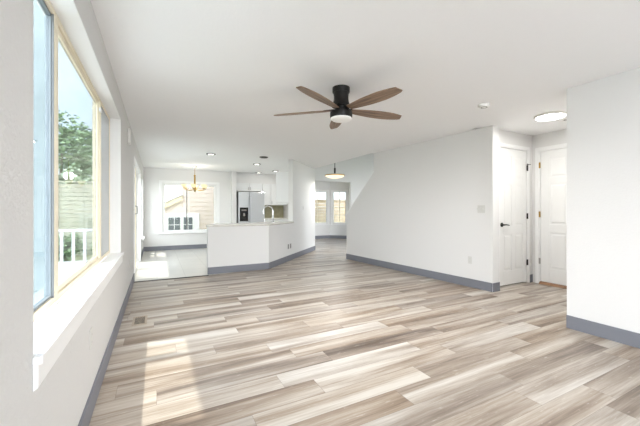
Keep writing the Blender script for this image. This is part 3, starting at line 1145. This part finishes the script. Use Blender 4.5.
ps = B + rd * .19
switch((ps.x, ps.y, 1.215), -PI / 2 - .047, 3, 'white triple light switch on right wall near the closet door')
pc = D0 + dd * .75
switch((pc.x, pc.y, 1.25), math.atan2(dd.y, dd.x), 1, 'white light switch on the angled wall section')
switch((XL, 6.08, 1.2), RZL, 1, 'white light switch beside the patio door')
cbx = thing('wall_chime', 'small white chime box high on the left wall', 'door chime', (XL, 5.0, 2.2))
MB().box(0, .03, -.07, .07, -.1, .1).build('box', 'plate_white', cbx, bevel=.006)
dsx = thing('door_stop', 'small white door stop bumper low between the two doors', 'door stop', (5.495, EY, .30))
MB().lathe([(0, 0), (.022, 0), (.02, .012), (0, .014)], 20, Matrix.Rotation(PI / 2, 4, 'X')).build('bumper', 'plate_white', dsx, smooth=True)


# ------------------------------------------------------------------ floor registers
def register(loc, label, W, L, m):
    r = thing('floor_register', label, 'floor vent', loc)
    f = MB()
    b = .022
    f.box(-W / 2, -W / 2 + b, -L / 2, L / 2, 0, .006).box(W / 2 - b, W / 2, -L / 2, L / 2, 0, .006)
    f.box(-W / 2 + b, W / 2 - b, -L / 2, -L / 2 + b, 0, .006).box(-W / 2 + b, W / 2 - b, L / 2 - b, L / 2, 0, .006)
    f.build('frame', m, r, bevel=.002)
    MB().box(-W / 2 + b, W / 2 - b, -L / 2 + b, L / 2 - b, 0, .0015).build('duct_shade_sheet', 'gap_dark', r)  # flat dark sheet standing for the shade inside the duct
    g = MB()
    n = 7
    for k in range(n):
        y = -L / 2 + b + (L - 2 * b) * (k + .5) / n
        g.box(-W / 2 + b, W / 2 - b, y - .0025, y + .0025, .001, .005)
    g.build('louvers', m, r)
    return r


register((-.165, 3.93, 0), 'bronze floor register near the left wall on wood planks', .14, .30, 'vent_bronze')
register((-.10, 9.6, 0), 'white floor register on nook tiles under the windows', .14, .30, 'plate_white')

# ------------------------------------------------------------------ outside
GZ = -.35
tag(MB().box(-45, 45, -35, 60, GZ - .3, GZ).build('lawn', 'lawn_green'), 'green lawn around the house', 'lawn', kind='structure')
struct(MB().box(-14, 14, -16, YB - .12, GZ, -.1).build('patio', 'bounce_concrete'), 'unseen pale concrete patio added to bounce daylight into the open end', 'patio')  # added unseen slab, reflects sunlight up to the ceiling
dk = thing('wood_deck', 'pale deck outside the left window', 'deck', (-.52, 0, 0))
bo = MB()
for k in range(22):
    x = -.145 * k
    bo.box(x - .14, x, .4, 9.4, -.06, -.02)
bo.build('deck_boards', 'deck_board', dk)
MB().box(-3.15, 0, .45, .5, GZ, -.06).box(-3.15, -.0, 9.3, 9.35, GZ, -.06).box(-3.15, -3.1, .5, 9.3, GZ, -.06).build('skirt', 'deck_board', dk)


psn = thing('streak_screen', 'added blue-grey board screen imitating the bluish streaks in the left pane', 'screen', (-.70, 3.05, -.02))  # made-up boards in place of the bluish streaks seen in the pane
for k in range(9):
    b_ = MB().box(-.13 * k - .124, -.13 * k, -.018, .018, 0, 3.0)
    b_.build('board', 'screen_pale' if k % 3 == 1 else 'screen_blue', psn, bevel=.004)
for zr in (.3, 2.5):
    MB().box(-1.17, 0, .018, .05, zr, zr + .08).build('cross_rail', 'screen_blue', psn)


def railing(name, label, a, b, z0):
    a, b = Vector(a), Vector(b)
    L = (b - a).length
    r = thing(name, label, 'railing', (a.x, a.y, z0), math.atan2(b.y - a.y, b.x - a.x))
    MB().box(0, L, -.05, .05, .86, .90).build('top_rail', 'rail_white', r, bevel=.006)
    MB().box(0, L, -.025, .025, .20, .26).build('bottom_rail', 'rail_white', r)
    n = int(L / .15)
    bal = None
    for k in range(1, n):
        if bal is None:
            bal = MB().box(-.02, .02, -.02, .02, .26, .86).build('baluster', 'rail_white', r)
            o = bal
        else:
            o = bal.copy()
            C.objects.link(o)
            o.parent = r
        o.location = (k * L / n, 0, 0)
    for x in (0, L):
        MB().box(x - .05, x + .05, -.051, .051, 0, .95).build('post', 'rail_white', r, bevel=.006)
    return r


railing('deck_railing', 'white deck railing with balusters outside the left window', (-3.55, 6.55), (-.62, 6.55), -.02)


def fence(name, label, a, b, z0, z1, m, bw=.14):
    a, b = Vector(a), Vector(b)
    L = (b - a).length
    r = thing(name, label, 'fence', (a.x, a.y, z0), math.atan2(b.y - a.y, b.x - a.x))
    HH = z1 - z0
    bd = MB()
    z = .04
    while z + bw < HH - .02:
        bd.box(0, L, -.012, .012, z, z + bw - .012)
        z += bw
    bd.build('boards', m, r)
    MB().box(-.05, L + .05, -.06, .06, HH - .03, HH + .01).build('cap_rail', m, r)
    n = max(1, round(L / 2.2))
    for k in range(n + 1):
        x = L * k / n
        MB().box(x - .05, x + .05, -.065, .05, 0, HH - .03).build('post', m, r)
    return r


fence('board_fence', 'sage horizontal board fence beyond the deck', (-9.8, 13.0), (-.6, 13.0), GZ, 2.14, 'fence_sage')
fence('board_fence', 'tan horizontal board fence outside the far bay windows', (5.5, 15.5), (16, 15.5), GZ, 1.75, 'fence_tan', .17)


def crown_mesh(rx, rz, n, seed, leaf=.14):
    rnd = random.Random(seed)
    mb = MB()
    cl_ = []
    for i in range(16):
        while True:
            v = Vector((rnd.uniform(-1, 1), rnd.uniform(-1, 1), rnd.uniform(-1, 1)))
            if v.length < 1:
                break
        cl_.append((v * .72, rnd.uniform(.28, .46)))
    for i in range(n):
        c, r = rnd.choice(cl_)
        d = Vector((rnd.gauss(0, 1), rnd.gauss(0, 1), rnd.gauss(0, 1))).normalized()
        p = c + d * r * rnd.uniform(.55, 1.0)
        p = Vector((p.x * rx, p.y * rx, p.z * rz))
        q = Matrix.Rotation(rnd.uniform(0, 6.3), 3, 'Z') @ Matrix.Rotation(rnd.uniform(-1.2, 1.2), 3, 'X')
        s = leaf * rnd.uniform(.6, 1.2)
        mb.poly([p + q @ Vector(w) * s for w in ((-.5, 0, 0), (0, -.32, .05), (.5, 0, 0), (0, .32, .05))])
    return mb


def tree(name, label, x, y, zc, rx, rz, seed, m, n=2600, leaf=.22, cat='tree', group=None):
    t_ = thing(name, label, cat, (x, y, GZ), 0, group)
    cz = zc - GZ
    MB().tube([(0, 0, -.05), (.05, 0, cz * .4), (0, .06, cz * .75), (.05, 0, cz)], [.04 * rx + .04, .035 * rx + .03, .03 * rx + .02, .02], 8).build('trunk', 'bark', t_, smooth=True)
    crown_mesh(rx, rz, n, seed, leaf).build('crown', m, t_, loc=(0, 0, cz))
    return t_


tree('leafy_tree', 'tall green tree beyond the sage fence, left in the window', -3.75, 17.5, 3.85, 1.45, 1.85, 3, 'leaf_green')
tree('leafy_tree', 'rounder pale tree beyond the sage fence, right of the tall one', -3.15, 21.8, 3.8, 1.7, 1.6, 5, 'leaf_hazed')
tree('leafy_tree', 'low pale tree just behind the sage fence cap', -2.85, 14.6, 2.0, .95, .8, 7, 'leaf_hazed')
for i, (x, y) in enumerate([(-1.12, 10.2), (-2.2, 10.6), (-3.14, 10.7)]):
    tree('garden_shrub', ['green shrub beside the fence, nearest the house', 'middle green shrub before the sage fence', 'green shrub before the sage fence, farthest from the house'][i],
         x, y, .15, .53, .55, 20 + i, 'leaf_green', 1500, .12, 'shrub', 'shrubs before the fence')

# neighbour house behind the nook window
nh = thing('neighbour_house', 'beige lap-sided house with white window outside the nook window', 'house', (0, 14.5, GZ))
sd = MB()
z = 0.0
while z < 4.6:
    sd.prism([(0, z), (-.025, z), (-.004, z + .20), (0, z + .20)], .95, 5.2, axis='x')
    z += .19
sd.box(.95, 5.2, 0, 3, 0, 4.6)
sd.build('siding', 'siding_beige', nh)
lw = MB()
lw.prism([(-1.6, 0), (.95, 0), (.95, 2.0), (-1.6, .75)], 0, 2.5, axis='y')
lw.build('low_wing', 'siding_beige', nh)
rk = MB()
rk.prism([(-1.75, .62), (.95, 1.95), (.95, 2.16), (-1.75, .83)], -.12, .02, axis='y')
rk.build('rake_board', 'fascia_cream', nh)
rfm = MB()
rfm.prism([(-1.75, .84), (.95, 2.17), (.95, 2.22), (-1.75, .89)], -.15, 2.6, axis='y')
rfm.build('wing_roof', 'roof_pale', nh)
gw = MB()
gw.prism([(-1.6, .9), (.95, 2.2), (.95, 3.1), (-1.6, 3.1)], 1.2, 2.5, axis='y')
gwo = gw.build('upper_wall', 'siding_white', nh)
MB().box(.02, .22, 1.17, 1.2, 2.05, 2.2).build('gable_vent', 'slot_grey', gwo)
MB().prism([(-.4, 4.55), (3.05, 6.2), (6, 4.55)], -.3, 3.2, axis='y').build('roof', 'roof_pale', nh)
hw = MB().box(.27, 1.62, -.06, 0, .5, 1.42)
hwo = hw.build('window', 'siding_white', nh)
for xa, xb in ((.42, .86), (1.0, 1.34)):
    MB().box(xa, xb, -.075, -.06, .62, 1.24).build('pane', 'pane_dark', hwo)
    g = MB().box((xa + xb) / 2 - .012, (xa + xb) / 2 + .012, -.08, -.075, .62, 1.24).box(xa, xb, -.08, -.075, .92, .944)
    g.build('muntin', 'siding_white', hwo)
